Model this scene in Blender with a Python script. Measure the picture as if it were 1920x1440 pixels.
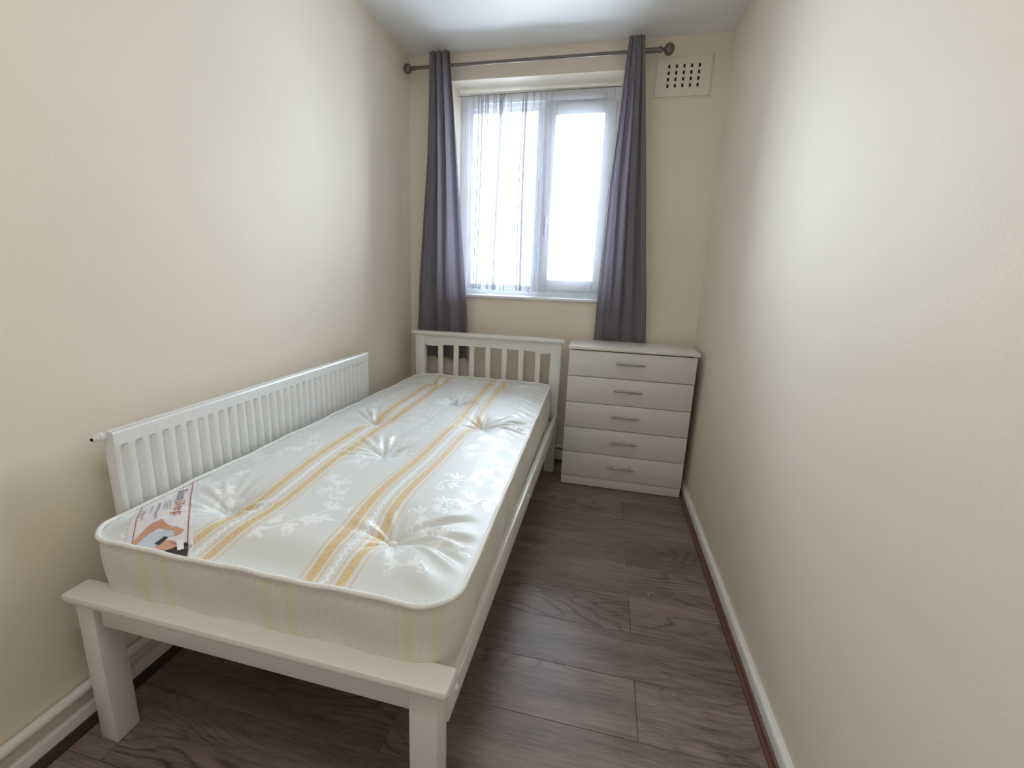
import bpy, bmesh, math, random
from math import sin, cos, pi, exp, sqrt, atan2, floor
from mathutils import Vector, Matrix

random.seed(7)
for o in list(bpy.data.objects):
    bpy.data.objects.remove(o)
S = bpy.context.scene
C = S.collection

# ---------------------------------------------------------------- camera
cam_data = bpy.data.cameras.new('camera')
cam = bpy.data.objects.new('camera', cam_data)
C.objects.link(cam)
RX, UY, FW = Vector((0.972794, 0.229278, 0.033215)), Vector((-0.082496, 0.20885, 0.974462)), Vector((-0.216485, 0.950691, -0.222082))
M = Matrix.Identity(4)
for i in range(3):
    M[i][0], M[i][1], M[i][2] = RX[i], UY[i], -FW[i]
M[0][3], M[1][3], M[2][3] = 1.2417, -0.3251, 1.1845
cam.matrix_world = M
cam_data.sensor_width = 36
cam_data.lens = 36 * 841.47 / 1920
cam_data.shift_x = 26.728 / 1920
cam_data.shift_y = -13.132 / 1920
cam_data.clip_start = 0.02
S.camera = cam

# ---------------------------------------------------------------- light and exposure
W, D, H, Y0 = 1.777, 2.4713, 2.424, -1.30      # room: width, window wall, height, rear wall
world = bpy.data.worlds.new('sky')
S.world = world
world.use_nodes = True
wn = world.node_tree.nodes['Background']
wn.inputs['Color'].default_value = (0.755, 0.865, 1.0, 1)
wn.inputs['Strength'].default_value = 17.0

portal_d = bpy.data.lights.new('daylight_portal', 'AREA')
portal_d.shape = 'RECTANGLE'
portal_d.size, portal_d.size_y = 0.96, 1.22
portal_d.cycles.is_portal = True
portal = bpy.data.objects.new('daylight_portal', portal_d)
portal.location = (0.76, D + 0.34, 1.67)
portal.rotation_euler = (math.radians(-90), 0, 0)
C.objects.link(portal)

fill_d = bpy.data.lights.new('fill_light', 'AREA')     # added fill light, set in a made-up ceiling fitting
fill_d.shape = 'DISK'
fill_d.size = 0.26
fill_d.energy = 3.0
fill_d.color = (1.0, 0.965, 0.90)
lamp = bpy.data.objects.new('fill_light', fill_d)
lamp.location = (0.90, -0.15, H - 0.095)
C.objects.link(lamp)

S.view_settings.view_transform = 'Standard'
S.view_settings.look = 'None'
S.view_settings.gamma = 1.0
S.view_settings.use_curve_mapping = False
S.view_settings.exposure = 0.82
S.cycles.use_denoising = True
S.cycles.max_bounces = 10
S.cycles.diffuse_bounces = 7
S.cycles.transparent_max_bounces = 24
S.cycles.sample_clamp_indirect = 6.0

# ---------------------------------------------------------------- materials
def mat(name, color=(.8, .8, .8), rough=.5, spec=.5, metal=0.0):
    m = bpy.data.materials.new(name)
    m.use_nodes = True
    b = m.node_tree.nodes['Principled BSDF']
    b.inputs['Base Color'].default_value = (*color, 1)
    b.inputs['Roughness'].default_value = rough
    b.inputs['Specular IOR Level'].default_value = spec
    b.inputs['Metallic'].default_value = metal
    return m

class N:
    """small node helper"""
    def __init__(s, m):
        s.m, s.t = m, m.node_tree
        s.b = s.t.nodes.get('Principled BSDF')
    def n(s, typ, **kw):
        x = s.t.nodes.new(typ)
        for k, v in kw.items():
            if k.startswith('i_'):
                x.inputs[k[2:].replace('_', ' ')].default_value = v
            else:
                setattr(x, k, v)
        return x
    def l(s, a, b):
        s.t.links.new(a, b)
    def math(s, op, a, b=None, c=None, clamp=False):
        x = s.t.nodes.new('ShaderNodeMath'); x.operation = op; x.use_clamp = clamp
        for i, v in enumerate((a, b, c)):
            if v is None: continue
            if isinstance(v, (int, float)): x.inputs[i].default_value = v
            else: s.l(v, x.inputs[i])
        return x.outputs[0]
    def mix(s, fac, a, b):
        x = s.t.nodes.new('ShaderNodeMix'); x.data_type = 'RGBA'
        for sock, v in ((x.inputs['Factor'], fac), (x.inputs['A'], a), (x.inputs['B'], b)):
            if isinstance(v, (int, float)): sock.default_value = v
            elif isinstance(v, tuple): sock.default_value = (*v, 1)
            else: s.l(v, sock)
        return x.outputs['Result']
    def noise(s, scale, detail=2, vec=None, rough=.5):
        x = s.n('ShaderNodeTexNoise'); x.inputs['Scale'].default_value = scale
        x.inputs['Detail'].default_value = detail; x.inputs['Roughness'].default_value = rough
        if vec is not None: s.l(vec, x.inputs['Vector'])
        return x.outputs['Fac']
    def bump(s, h, strength=.2, dist=.002, prev=None):
        x = s.n('ShaderNodeBump'); x.inputs['Strength'].default_value = strength; x.inputs['Distance'].default_value = dist
        s.l(h, x.inputs['Height'])
        if prev is not None: s.l(prev, x.inputs['Normal'])
        s.l(x.outputs[0], s.b.inputs['Normal'])
        return x.outputs[0]
    def pos(s):
        return s.n('ShaderNodeNewGeometry').outputs['Position']

def wall_paint(name, color, bump_s=.2):
    m = mat(name, color, .60, .28)
    k = N(m); p = k.pos()
    f = k.noise(1.6, 3, p)
    r = k.n('ShaderNodeMapRange'); r.inputs['From Min'].default_value = .3; r.inputs['From Max'].default_value = .7
    k.l(f, r.inputs['Value'])
    c2 = tuple(x * .955 for x in color)
    k.l(k.mix(r.outputs[0], color, c2), k.b.inputs['Base Color'])
    h1 = k.noise(9, 3, p); h2 = k.noise(140, 3, p)
    hh = k.math('ADD', k.math('MULTIPLY', h1, 1.0), k.math('MULTIPLY', h2, .22))
    k.bump(hh, bump_s, .006)
    return m

M_wall = wall_paint('cream_wall_paint', (.865, .78, .655))
M_ceil = wall_paint('white_ceiling_paint', (.84, .845, .85), .15)
M_skirt = mat('skirting_gloss_white', (.80, .79, .75), .35)
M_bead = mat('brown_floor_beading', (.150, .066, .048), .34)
M_white = mat('white_lacquered_wood', (.80, .79, .76), .30)
M_pvc = mat('white_window_plastic', (.82, .85, .88), .25)
M_chest = mat('white_melamine', (.79, .775, .75), .28)
M_chestf = mat('white_drawer_gloss', (.76, .74, .71), .22)
M_rad = mat('radiator_enamel', (.82, .83, .83), .22)
M_rod = mat('brushed_pewter', (.20, .18, .165), .36, .5, .85)
M_steel = mat('brushed_steel', (.42, .41, .40), .25, .5, 1.0)
M_vent = wall_paint('painted_vent', (.84, .765, .65), .08)
M_dark = mat('dark_cavity', (.012, .010, .009), .9, .1)
M_gap = mat('plank_underlay', (.02, .015, .012), .9, .1)
M_grey = mat('grey_plastic', (.45, .47, .5), .4)
for m_, s_ in ((M_white, .04), (M_skirt, .12)):
    k = N(m_); k.bump(k.noise(60, 2, k.pos()), s_, .002)

# glass: mostly clear with a fresnel reflection
M_glass = bpy.data.materials.new('window_glass'); M_glass.use_nodes = True
k = N(M_glass); k.t.nodes.remove(k.b)
tr = k.n('ShaderNodeBsdfTransparent'); tr.inputs[0].default_value = (.97, .99, .98, 1)
gl = k.n('ShaderNodeBsdfGlossy'); gl.inputs['Roughness'].default_value = .02
fr = k.n('ShaderNodeFresnel'); fr.inputs['IOR'].default_value = 1.45
mx = k.n('ShaderNodeMixShader')
k.l(fr.outputs[0], mx.inputs[0]); k.l(tr.outputs[0], mx.inputs[1]); k.l(gl.outputs[0], mx.inputs[2])
k.l(mx.outputs[0], k.t.nodes['Material Output'].inputs[0])

# sheer voile: see-through weave that also scatters a little light
M_sheer = bpy.data.materials.new('white_voile'); M_sheer.use_nodes = True
k = N(M_sheer); k.t.nodes.remove(k.b)
tr = k.n('ShaderNodeBsdfTransparent'); tr.inputs[0].default_value = (.98, .98, 1, 1)
tl = k.n('ShaderNodeBsdfTranslucent'); tl.inputs[0].default_value = (.062, .060, .074, 1)
df = k.n('ShaderNodeBsdfDiffuse'); df.inputs[0].default_value = (.82, .80, .85, 1)
m1 = k.n('ShaderNodeMixShader'); m1.inputs[0].default_value = .6
k.l(tl.outputs[0], m1.inputs[1]); k.l(df.outputs[0], m1.inputs[2])
lw = k.n('ShaderNodeLayerWeight'); lw.inputs['Blend'].default_value = .30
xa = k.n('ShaderNodeAttribute'); xa.attribute_name = 'cloth_x'
lines = None
for lx, lw_ in ((.382, .002), (.408, .0035), (.421, .002), (.446, .003), (.476, .003), (.500, .002), (.527, .0105), (.600, .002), (.676, .003), (.697, .006), (.706, .003)):
    d_ = k.math('ABSOLUTE', k.math('SUBTRACT', xa.outputs['Fac'], lx))
    q_ = k.n('ShaderNodeMapRange'); q_.inputs['From Min'].default_value = lw_ * 1.0; q_.inputs['From Max'].default_value = lw_ * 1.6
    q_.inputs['To Min'].default_value = .995 if lw_ < .009 else .985; q_.inputs['To Max'].default_value = 0; k.l(d_, q_.inputs['Value'])
    lines = q_.outputs[0] if lines is None else k.math('MAXIMUM', lines, q_.outputs[0])
fac = k.math('MAXIMUM', lines, k.math('ADD', k.math('MULTIPLY', k.math('POWER', lw.outputs['Facing'], 1.4), 1.5), .10, clamp=True))
m2 = k.n('ShaderNodeMixShader')
k.l(fac, m2.inputs[0]); k.l(tr.outputs[0], m2.inputs[1]); k.l(m1.outputs[0], m2.inputs[2])
k.l(m2.outputs[0], k.t.nodes['Material Output'].inputs[0])

# grey curtain cloth with a fine weave, letting a little light through
M_curt = mat('grey_curtain_cloth', (.385, .365, .405), .78, .2)
k = N(M_curt)
k.b.inputs['Sheen Weight'].default_value = .25
k.bump(k.noise(420, 2, k.pos()), .25, .001)
tl = k.n('ShaderNodeBsdfTranslucent'); tl.inputs[0].default_value = (.30, .25, .34, 1)
mx = k.n('ShaderNodeMixShader'); mx.inputs[0].default_value = .22
k.l(k.b.outputs[0], mx.inputs[1]); k.l(tl.outputs[0], mx.inputs[2])
k.l(mx.outputs[0], k.t.nodes['Material Output'].inputs[0])

# laminate planks: grain runs along X, each plank shifted by its own random value
M_plank = mat('dark_oak_laminate', (.1, .07, .06), .36, .5)
k = N(M_plank)
oi = k.n('ShaderNodeObjectInfo')
p = k.pos()
off = k.n('ShaderNodeCombineXYZ')
k.l(k.math('MULTIPLY', oi.outputs['Random'], 37.0), off.inputs[0])
k.l(k.math('MULTIPLY', oi.outputs['Random'], 91.0), off.inputs[1])
va = k.n('ShaderNodeVectorMath', operation='ADD'); k.l(p, va.inputs[0]); k.l(off.outputs[0], va.inputs[1])
def stretched(sx, sy):
    s = k.n('ShaderNodeMapping'); s.inputs['Scale'].default_value = (sx, sy, 1)
    k.l(va.outputs[0], s.inputs['Vector']); return s.outputs[0]
broad = k.noise(1.0, 4, stretched(1.7, 9.0), .6)
warp = k.noise(1.0, 2, stretched(1.3, 5.0), .4)
fine = k.noise(1.0, 6, stretched(16, 230), .8)
streak = k.noise(1.0, 5, stretched(4, 75), .7)
# cathedral rings: contour lines of a stretched noise
rings = k.math('SINE', k.math('MULTIPLY', warp, 130.0))
rings = k.math('POWER', k.math('MULTIPLY', k.math('ADD', rings, 1.0), .5), 5.0)
ringmask = k.n('ShaderNodeMapRange'); ringmask.inputs['From Min'].default_value = .46; ringmask.inputs['From Max'].default_value = .60
k.l(k.noise(1.0, 1, stretched(1.1, 3.0)), ringmask.inputs['Value'])
rings = k.math('MULTIPLY', rings, ringmask.outputs[0])
t = k.math('ADD', k.math('MULTIPLY', broad, .55), k.math('MULTIPLY', streak, .45))
cr = k.n('ShaderNodeValToRGB')
e = cr.color_ramp.elements
e[0].position, e[0].color = .30, (.058, .040, .034, 1)
e[1].position, e[1].color = .68, (.350, .255, .215, 1)
x = cr.color_ramp.elements.new(.50); x.color = (.180, .127, .108, 1)
k.l(t, cr.inputs[0])
kn = k.n('ShaderNodeTexVoronoi'); kn.inputs['Scale'].default_value = 1.0
k.l(stretched(1.6, 4.6), kn.inputs['Vector'])
knot = k.n('ShaderNodeMapRange'); knot.inputs['From Min'].default_value = .03; knot.inputs['From Max'].default_value = .20
knot.inputs['To Min'].default_value = .55; knot.inputs['To Max'].default_value = 0
k.l(kn.outputs['Distance'], knot.inputs['Value'])
c1 = k.mix(k.math('MULTIPLY', rings, .75), cr.outputs[0], (.030, .020, .017))
c2 = k.mix(k.math('MULTIPLY', k.math('SUBTRACT', fine, .44, clamp=True), 3.4), c1, (.31, .245, .215))
c3 = k.mix(knot.outputs[0], c2, (.035, .022, .018))
tone = k.n('ShaderNodeHueSaturation')
k.l(k.math('ADD', k.math('MULTIPLY', oi.outputs['Random'], .30), .92), tone.inputs['Value'])
k.l(c3, tone.inputs['Color'])
k.l(tone.outputs[0], k.b.inputs['Base Color'])
k.l(k.math('ADD', k.math('MULTIPLY', fine, .24), .22), k.b.inputs['Roughness'])
k.bump(k.math('SUBTRACT', k.math('MULTIPLY', fine, .7), k.math('MULTIPLY', rings, .8)), .35, .0012)

# ---------------------------------------------------------------- helpers
def link(name, me, m=None, parent=None, smooth=False, kind=None):
    o = bpy.data.objects.new(name, me)
    C.objects.link(o)
    if m is not None and not me.materials: me.materials.append(m)
    if parent is not None: o.parent = parent
    if smooth: me.shade_smooth()
    if kind: o['kind'] = kind
    return o

def add_box(bm, x0, x1, y0, y1, z0, z1, bev=0.0, seg=2, M4=None):
    vs = [bm.verts.new((x, y, z)) for x in (x0, x1) for y in (y0, y1) for z in (z0, z1)]
    F = [(0, 1, 3, 2), (4, 6, 7, 5), (0, 4, 5, 1), (2, 3, 7, 6), (0, 2, 6, 4), (1, 5, 7, 3)]
    fs = [bm.faces.new([vs[i] for i in f]) for f in F]
    if M4 is not None: bmesh.ops.transform(bm, matrix=M4, verts=vs)
    if bev:
        es = list({e for f in fs for e in f.edges})
        bmesh.ops.bevel(bm, geom=es, offset=bev, segments=seg, affect='EDGES', profile=.5)

def fin(bm, name, smooth_angle=None):
    bmesh.ops.recalc_face_normals(bm, faces=bm.faces)
    me = bpy.data.meshes.new(name)
    bm.to_mesh(me); bm.free()
    if smooth_angle:
        me.shade_smooth()
        me.set_sharp_from_angle(angle=smooth_angle)
    return me

def box(name, dims, m, parent=None, bev=0.0, kind=None, seg=2):
    bm = bmesh.new()
    if dims and not isinstance(dims[0], (tuple, list)): dims = [dims]
    for d in dims: add_box(bm, *d, bev=bev, seg=seg)
    return link(name, fin(bm, name, .6 if bev else None), m, parent, kind=kind)

def tube(bm, pts, r, n=12, caps=True):
    """swept tube through points; r a number or list"""
    rings = []
    P = [Vector(p) for p in pts]
    for i, p in enumerate(P):
        d = (P[min(i + 1, len(P) - 1)] - P[max(i - 1, 0)]).normalized()
        a = Vector((0, 0, 1)) if abs(d.z) < .9 else Vector((1, 0, 0))
        u = d.cross(a).normalized(); w = d.cross(u)
        rr = r[i] if isinstance(r, (list, tuple)) else r
        rings.append([bm.verts.new(p + u * rr * cos(2 * pi * j / n) + w * rr * sin(2 * pi * j / n)) for j in range(n)])
    for a, b in zip(rings, rings[1:]):
        for j in range(n):
            bm.faces.new((a[j], a[(j + 1) % n], b[(j + 1) % n], b[j]))
    if caps:
        bm.faces.new(rings[0]); bm.faces.new(rings[-1][::-1])

def tube_obj(name, pts, r, m, parent=None, n=12, kind=None):
    bm = bmesh.new(); tube(bm, pts, r, n)
    return link(name, fin(bm, name, .7), m, parent, kind=kind)

def lathe(name, prof, origin, axis, m, parent=None, n=24):
    """prof: list of (distance along axis, radius)"""
    ax = Vector(axis).normalized()
    pts = [Vector(origin) + ax * d for d, _ in prof]
    bm = bmesh.new(); tube(bm, pts, [max(r, .0003) for _, r in prof], n)
    return link(name, fin(bm, name, .7), m, parent)

def thing(name, label, cat, loc=(0, 0, 0), rotz=0, group=None):
    o = bpy.data.objects.new(name, None)
    C.objects.link(o)
    o.location = loc; o.rotation_euler = (0, 0, rotz)
    o.empty_display_size = .1
    tag(o, label, cat, group)
    return o

def tag(o, label, cat, group=None):
    o['label'] = label; o['category'] = cat
    if group: o['group'] = group
    return o

# ================================================================ THE ROOM
T = .12
box('wall_left', (-T, 0, Y0 - T, D + .34, 0, H), M_wall, kind='structure')
box('wall_right', (W, W + T, Y0 - T, D + .34, 0, H), M_wall, kind='structure')
# window wall with its deep opening
OX0, OX1, OZ0, OZ1, RD = .262, 1.258, 1.040, 2.280, .20
bm = bmesh.new()
for d in ((0, OX0, D, D + .34, 0, H), (OX1, W, D, D + .34, 0, H), (OX0, OX1, D, D + .34, 0, OZ0), (OX0, OX1, D, D + .34, OZ1, H)):
    add_box(bm, *d)
bmesh.ops.remove_doubles(bm, verts=bm.verts, dist=1e-5)
link('wall_back', fin(bm, 'wall_back'), M_wall, kind='structure')
wall_rear = box('wall_front', [(0, .35, Y0 - T, Y0, 0, H), (1.15, W, Y0 - T, Y0, 0, H), (.35, 1.15, Y0 - T, Y0, 2.0, H)], M_wall, kind='structure')
ceiling = box('ceiling', (-T, W + T, Y0 - T, D + .34, H, H + .1), M_ceil, kind='structure')
floor_o = box('floor', (-T, W + T, Y0 - T, D + .34, -.12, -.009), M_gap, kind='structure')

# door in the rear wall, behind the camera
door = box('door_1', (.39, 1.11, Y0 - .06, Y0 - .02, .006, 1.965), M_white, kind='structure', bev=.003)
box('door_frame', [(.352, .388, Y0 - .1, Y0 + .012, 0, 2.0), (1.112, 1.148, Y0 - .1, Y0 + .012, 0, 2.0), (.388, 1.112, Y0 - .1, Y0 + .012, 1.968, 1.999)], M_white, door, bev=.002)
lathe('door_handle', [(0, .024), (.008, .024), (.012, .010), (.035, .010), (.042, .022), (.058, .026), (.068, .016), (.070, .001)], (1.06, Y0 - .02, 1.0), (0, 1, 0), M_steel, door)

# laminate planks, half-bonded rows across the room
PW, PL, g = .192, 1.285, .0005
row = 0
y = .872 - 12 * PW
while y < D - .001:
    j0 = 1.425 if row % 2 == 1 else .782
    cuts = sorted({0.0, W} | {round(j0 + q * PL, 4) for q in (-1, 0, 1) if .02 < j0 + q * PL < W - .02})
    for a, b in zip(cuts, cuts[1:]):
        ya, yb = max(y, Y0), min(y + PW, D)
        if yb - ya < .01: continue
        bm = bmesh.new()
        add_box(bm, a + g, b - g, ya + g, yb - g, -.009, 0, bev=.0008, seg=1)
        o = link('plank', fin(bm, 'plank'), M_plank, floor_o)
    y += PW; row += 1

# skirting boards and the brown beading in front of them
def skirting(name, pts_a, pts_b, inward, h=.056, t=.018):
    """extrude a rounded board profile from a to b, 'inward' unit vector into the room"""
    a, b, n = Vector(pts_a), Vector(pts_b), Vector(inward)
    prof = [(0, 0), (t, 0), (t, h - .010), (t - .002, h - .005), (t - .007, h - .001), (t - .012, h), (0, h)]
    bm = bmesh.new()
    ra = [bm.verts.new(a + n * p + Vector((0, 0, q))) for p, q in prof]
    rb = [bm.verts.new(b + n * p + Vector((0, 0, q))) for p, q in prof]
    m = len(prof)
    for i in range(m): bm.faces.new((ra[i], ra[(i + 1) % m], rb[(i + 1) % m], rb[i]))
    bm.faces.new(ra); bm.faces.new(rb[::-1])
    return link(name, fin(bm, name, .9), M_skirt, kind='structure')
skirting('baseboard_left', (0, Y0, 0), (0, D, 0), (1, 0, 0))
skirting('baseboard_right', (W, Y0, 0), (W, D, 0), (-1, 0, 0))
skirting('baseboard_back', (.018, D, 0), (W - .018, D, 0), (0, -1, 0), h=.085)
M_bead_shade = mat('shaded_floor_beading', (.045, .030, .025), .45)  # copy of the beading for its shadowed runs, shade put into the colour
def bead(name, a, b, n, mm=M_bead):
    a, b, n = Vector(a), Vector(b), Vector(n)
    t0 = .018
    prof = [(0, 0), (.019, 0), (.019, .004), (.017, .007), (.012, .008), (.009, .011), (.006, .017), (.003, .019), (0, .019)]
    bm = bmesh.new()
    ra = [bm.verts.new(a + n * (t0 + p) + Vector((0, 0, q))) for p, q in prof]
    rb = [bm.verts.new(b + n * (t0 + p) + Vector((0, 0, q))) for p, q in prof]
    m = len(prof)
    for i in range(m): bm.faces.new((ra[i], ra[(i + 1) % m], rb[(i + 1) % m], rb[i]))
    bm.faces.new(ra); bm.faces.new(rb[::-1])
    return link(name, fin(bm, name, .5), mm, kind='structure')
bead('trim_1', (0, Y0, 0), (0, D - .018, 0), (1, 0, 0), M_bead_shade)
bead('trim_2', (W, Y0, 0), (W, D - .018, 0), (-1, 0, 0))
bead('trim_3', (.037, D, 0), (W - .037, D, 0), (0, -1, 0), M_bead_shade)

# ---------------------------------------------------------------- window
YF = D + RD                                    # face of the window frame
win = box('window_1', [(OX0, .320, YF, YF + .07, OZ0, OZ1), (1.205, OX1, YF, YF + .07, OZ0, OZ1),
                       (.320, 1.205, YF, YF + .07, OZ0, 1.100), (.320, 1.205, YF, YF + .07, 2.190, OZ1),
                       (.775, .835, YF, YF + .07, 1.100, 2.190)], M_pvc, kind='structure', bev=.003)
def sash(x0, x1, z0, z1, y0, y1, w):
    fr = box('sash', [(x0, x0 + w, y0, y1, z0, z1), (x1 - w, x1, y0, y1, z0, z1),
                      (x0 + w, x1 - w, y0, y1, z0, z0 + w), (x0 + w, x1 - w, y0, y1, z1 - w, z1)], M_pvc, win, bev=.004)
    box('pane', (x0 + w, x1 - w, y0 + .022, y0 + .028, z0 + w, z1 - w), M_glass, fr)
    return fr
sash(.320, .775, 1.100, 2.190, YF + .012, YF + .06, .022).name = 'glazing_bead'
op = sash(.805, 1.222, 1.098, 2.200, YF - .016, YF + .05, .066)
# fixed light glass edge sits a little further in
box('window_sill', (OX0 - .0, OX1 + .0, D - .020, YF, OZ0 - .001, OZ0 + .017), M_pvc, win, bev=.006, seg=3)
hd = box('window_handle', (.826, .850, YF - .026, YF - .017, 1.50, 1.57), M_pvc, win, bev=.003)
box('handle_lever', [(.830, .846, YF - .052, YF - .026, 1.53, 1.546), (.831, .845, YF - .054, YF - .042, 1.43, 1.548)], M_pvc, hd, bev=.003)
box('trickle_vent', (.36, 1.16, YF - .014, YF, 2.215, 2.250), M_pvc, win, bev=.003)

# ---------------------------------------------------------------- wall vent
VX0, VX1, VZ0, VZ1 = 1.412, 1.684, 2.136, 2.322
vent = thing('air_vent', 'cream painted wall vent with twenty small square holes right of the curtain rod', 'vent', ((VX0 + VX1) / 2, D, VZ0))
def vent_plate():
    xs, zs = [VX0], [VZ0]
    hx, hz, hw, hh = [1.474 + i * .0375 for i in range(5)], [2.188 + i * .0305 for i in range(4)], .0105, .018
    for c_ in hx: xs += [c_ - hw / 2, c_ + hw / 2]
    for c_ in hz: zs += [c_ - hh / 2, c_ + hh / 2]
    xs.append(VX1); zs.append(VZ1)
    bm = bmesh.new(); grid = {}
    for i, xx in enumerate(xs):
        for j, zz in enumerate(zs):
            grid[i, j] = bm.verts.new((xx, D - .009, zz))
    fs = []
    for i in range(len(xs) - 1):
        for j in range(len(zs) - 1):
            if i % 2 == 1 and j % 2 == 1: continue
            fs.append(bm.faces.new((grid[i, j], grid[i + 1, j], grid[i + 1, j + 1], grid[i, j + 1])))
    r = bmesh.ops.extrude_face_region(bm, geom=fs)
    vs = [v for v in r['geom'] if isinstance(v, bmesh.types.BMVert)]
    bmesh.ops.translate(bm, vec=(0, .0065, 0), verts=vs)
    return fin(bm, 'grille')
def keep(o, parent):
    """parent while keeping world place"""
    o.parent = parent
    o.matrix_parent_inverse = Matrix.Translation(parent.location).inverted() if parent.rotation_euler.z == 0 else parent_matrix(parent).inverted()
    return o
def parent_matrix(p):
    return Matrix.Translation(p.location) @ Matrix.Rotation(p.rotation_euler.z, 4, 'Z')
keep(link('grille', vent_plate(), M_vent), vent)
keep(box('dark_backing', (VX0 + .01, VX1 - .01, D - .0022, D - .0004, VZ0 + .01, VZ1 - .01), M_dark), vent)  # near-black sheet behind the holes, painted in place of the hollow's shade
keep(box('rim', [(VX0 - .010, VX0, D - .0030, D - .0004, VZ0 - .010, VZ1 + .010), (VX1, VX1 + .010, D - .0030, D - .0004, VZ0 - .010, VZ1 + .010),
            (VX0, VX1, D - .0030, D - .0004, VZ0 - .010, VZ0), (VX0, VX1, D - .0030, D - .0004, VZ1, VZ1 + .010)], M_vent, bev=.001), vent)

# ================================================================ BED
BR = -.0100
bedc = Vector((.6, 1.2, 0))
bed = thing('bed', 'white painted wooden single bed frame with slatted headboard against the left wall', 'bed', bedc, BR)
def bpart(name, dims, bev=.003, m=M_white, par=None):
    if not isinstance(dims[0], (tuple, list)): dims = [dims]
    dd = [(a - bedc.x, b - bedc.x, c_ - bedc.y, d - bedc.y, e_, f) for a, b, c_, d, e_, f in dims]
    return box(name, dd, m, par or bed, bev=bev)
BX0, BX1, FY0, HY = .0733, 1.0283, .3208, 2.322
bpart('footboard_cap', (BX0, BX1, FY0, FY0 + .0655, .404, .4265), .009)
bpart('footboard_rail', (.160, .945, FY0 + .022, FY0 + .042, .343, .404), .002)
LEGZ = .404
for (a, b) in ((.096, .148), (.945, 1.004)):
    bpart('leg', (a, b + .0, FY0 + .014, FY0 + .072, 0, LEGZ), .003)
# apron end blocks are the leg tops themselves; head posts run to the cap
HP0, HP1 = HY - .040, HY + .005
for (a, b) in ((.098, .160), (.950, 1.012)):
    bpart('headboard_post', (a, b, HP0, HP1, 0, .806), .003)
bpart('headboard_cap', (BX0, BX1 + .004, HY - .055, HY + .012, .806, .829), .009)
# top panel with a gently shaped lower edge
bm = bmesh.new()
n = 48
top, bot = [], []
for i in range(n + 1):
    u = i / n; xx = .160 + (.950 - .160) * u
    zz = .745 - .010 * sin(pi * min(1, u * 7)) * (u < 1 / 7) - .010 * sin(pi * min(1, (1 - u) * 7)) * (u > 6 / 7) + .006 * sin(pi * u)
    top.append((xx, .806)); bot.append((xx, zz))
for yy in (0,):
    va = [[bm.verts.new((p_[0] - bedc.x, yq - bedc.y, p_[1])) for p_ in L] for yq in (HY - .030, HY - .010) for L in (top, bot)]
t0, b0, t1, b1 = va
for i in range(n):
    bm.faces.new((t0[i], t0[i + 1], b0[i + 1], b0[i])); bm.faces.new((t1[i + 1], t1[i], b1[i], b1[i + 1]))
    bm.faces.new((b0[i], b0[i + 1], b1[i + 1], b1[i])); bm.faces.new((t0[i + 1], t0[i], t1[i], t1[i + 1]))
bm.faces.new((t0[0], b0[0], b1[0], t1[0])); bm.faces.new((t0[n], t1[n], b1[n], b0[n]))
link('headboard_panel', fin(bm, 'headboard_panel'), M_white, bed)
for i in range(7):
    cx = .2595 + i * .1027
    bpart('headboard_slat', (cx - .0155, cx + .0155, HY - .028, HY - .013, .33, .755), .002)
bpart('headboard_rail', (.160, .950, HY - .032, HY - .008, .29, .38), .002)
rl = bpart('side_rail', (.990, 1.012, FY0 + .060, HY - .030, .290, .374), .002)
for yy in (.422, 1.300, 2.215):
    b_ = lathe('bolt_cap', [(0, .0085), (.003, .0085), (.0055, .006), (.0065, .001)], (1.0115 - bedc.x, yy - bedc.y, .332), (1, 0, 0), M_white, rl, 16)
bpart('side_rail', (.100, .122, FY0 + .060, HY - .030, .290, .374), .002)
for i in range(13):
    yy = .47 + i * .140
    bpart('bed_slat', (.122, .990, yy - .035, yy + .035, .318, .335), .001, mat('pale_pine', (.55, .40, .24), .6) if i == 0 else bpy.data.materials['pale_pine'])

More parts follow.
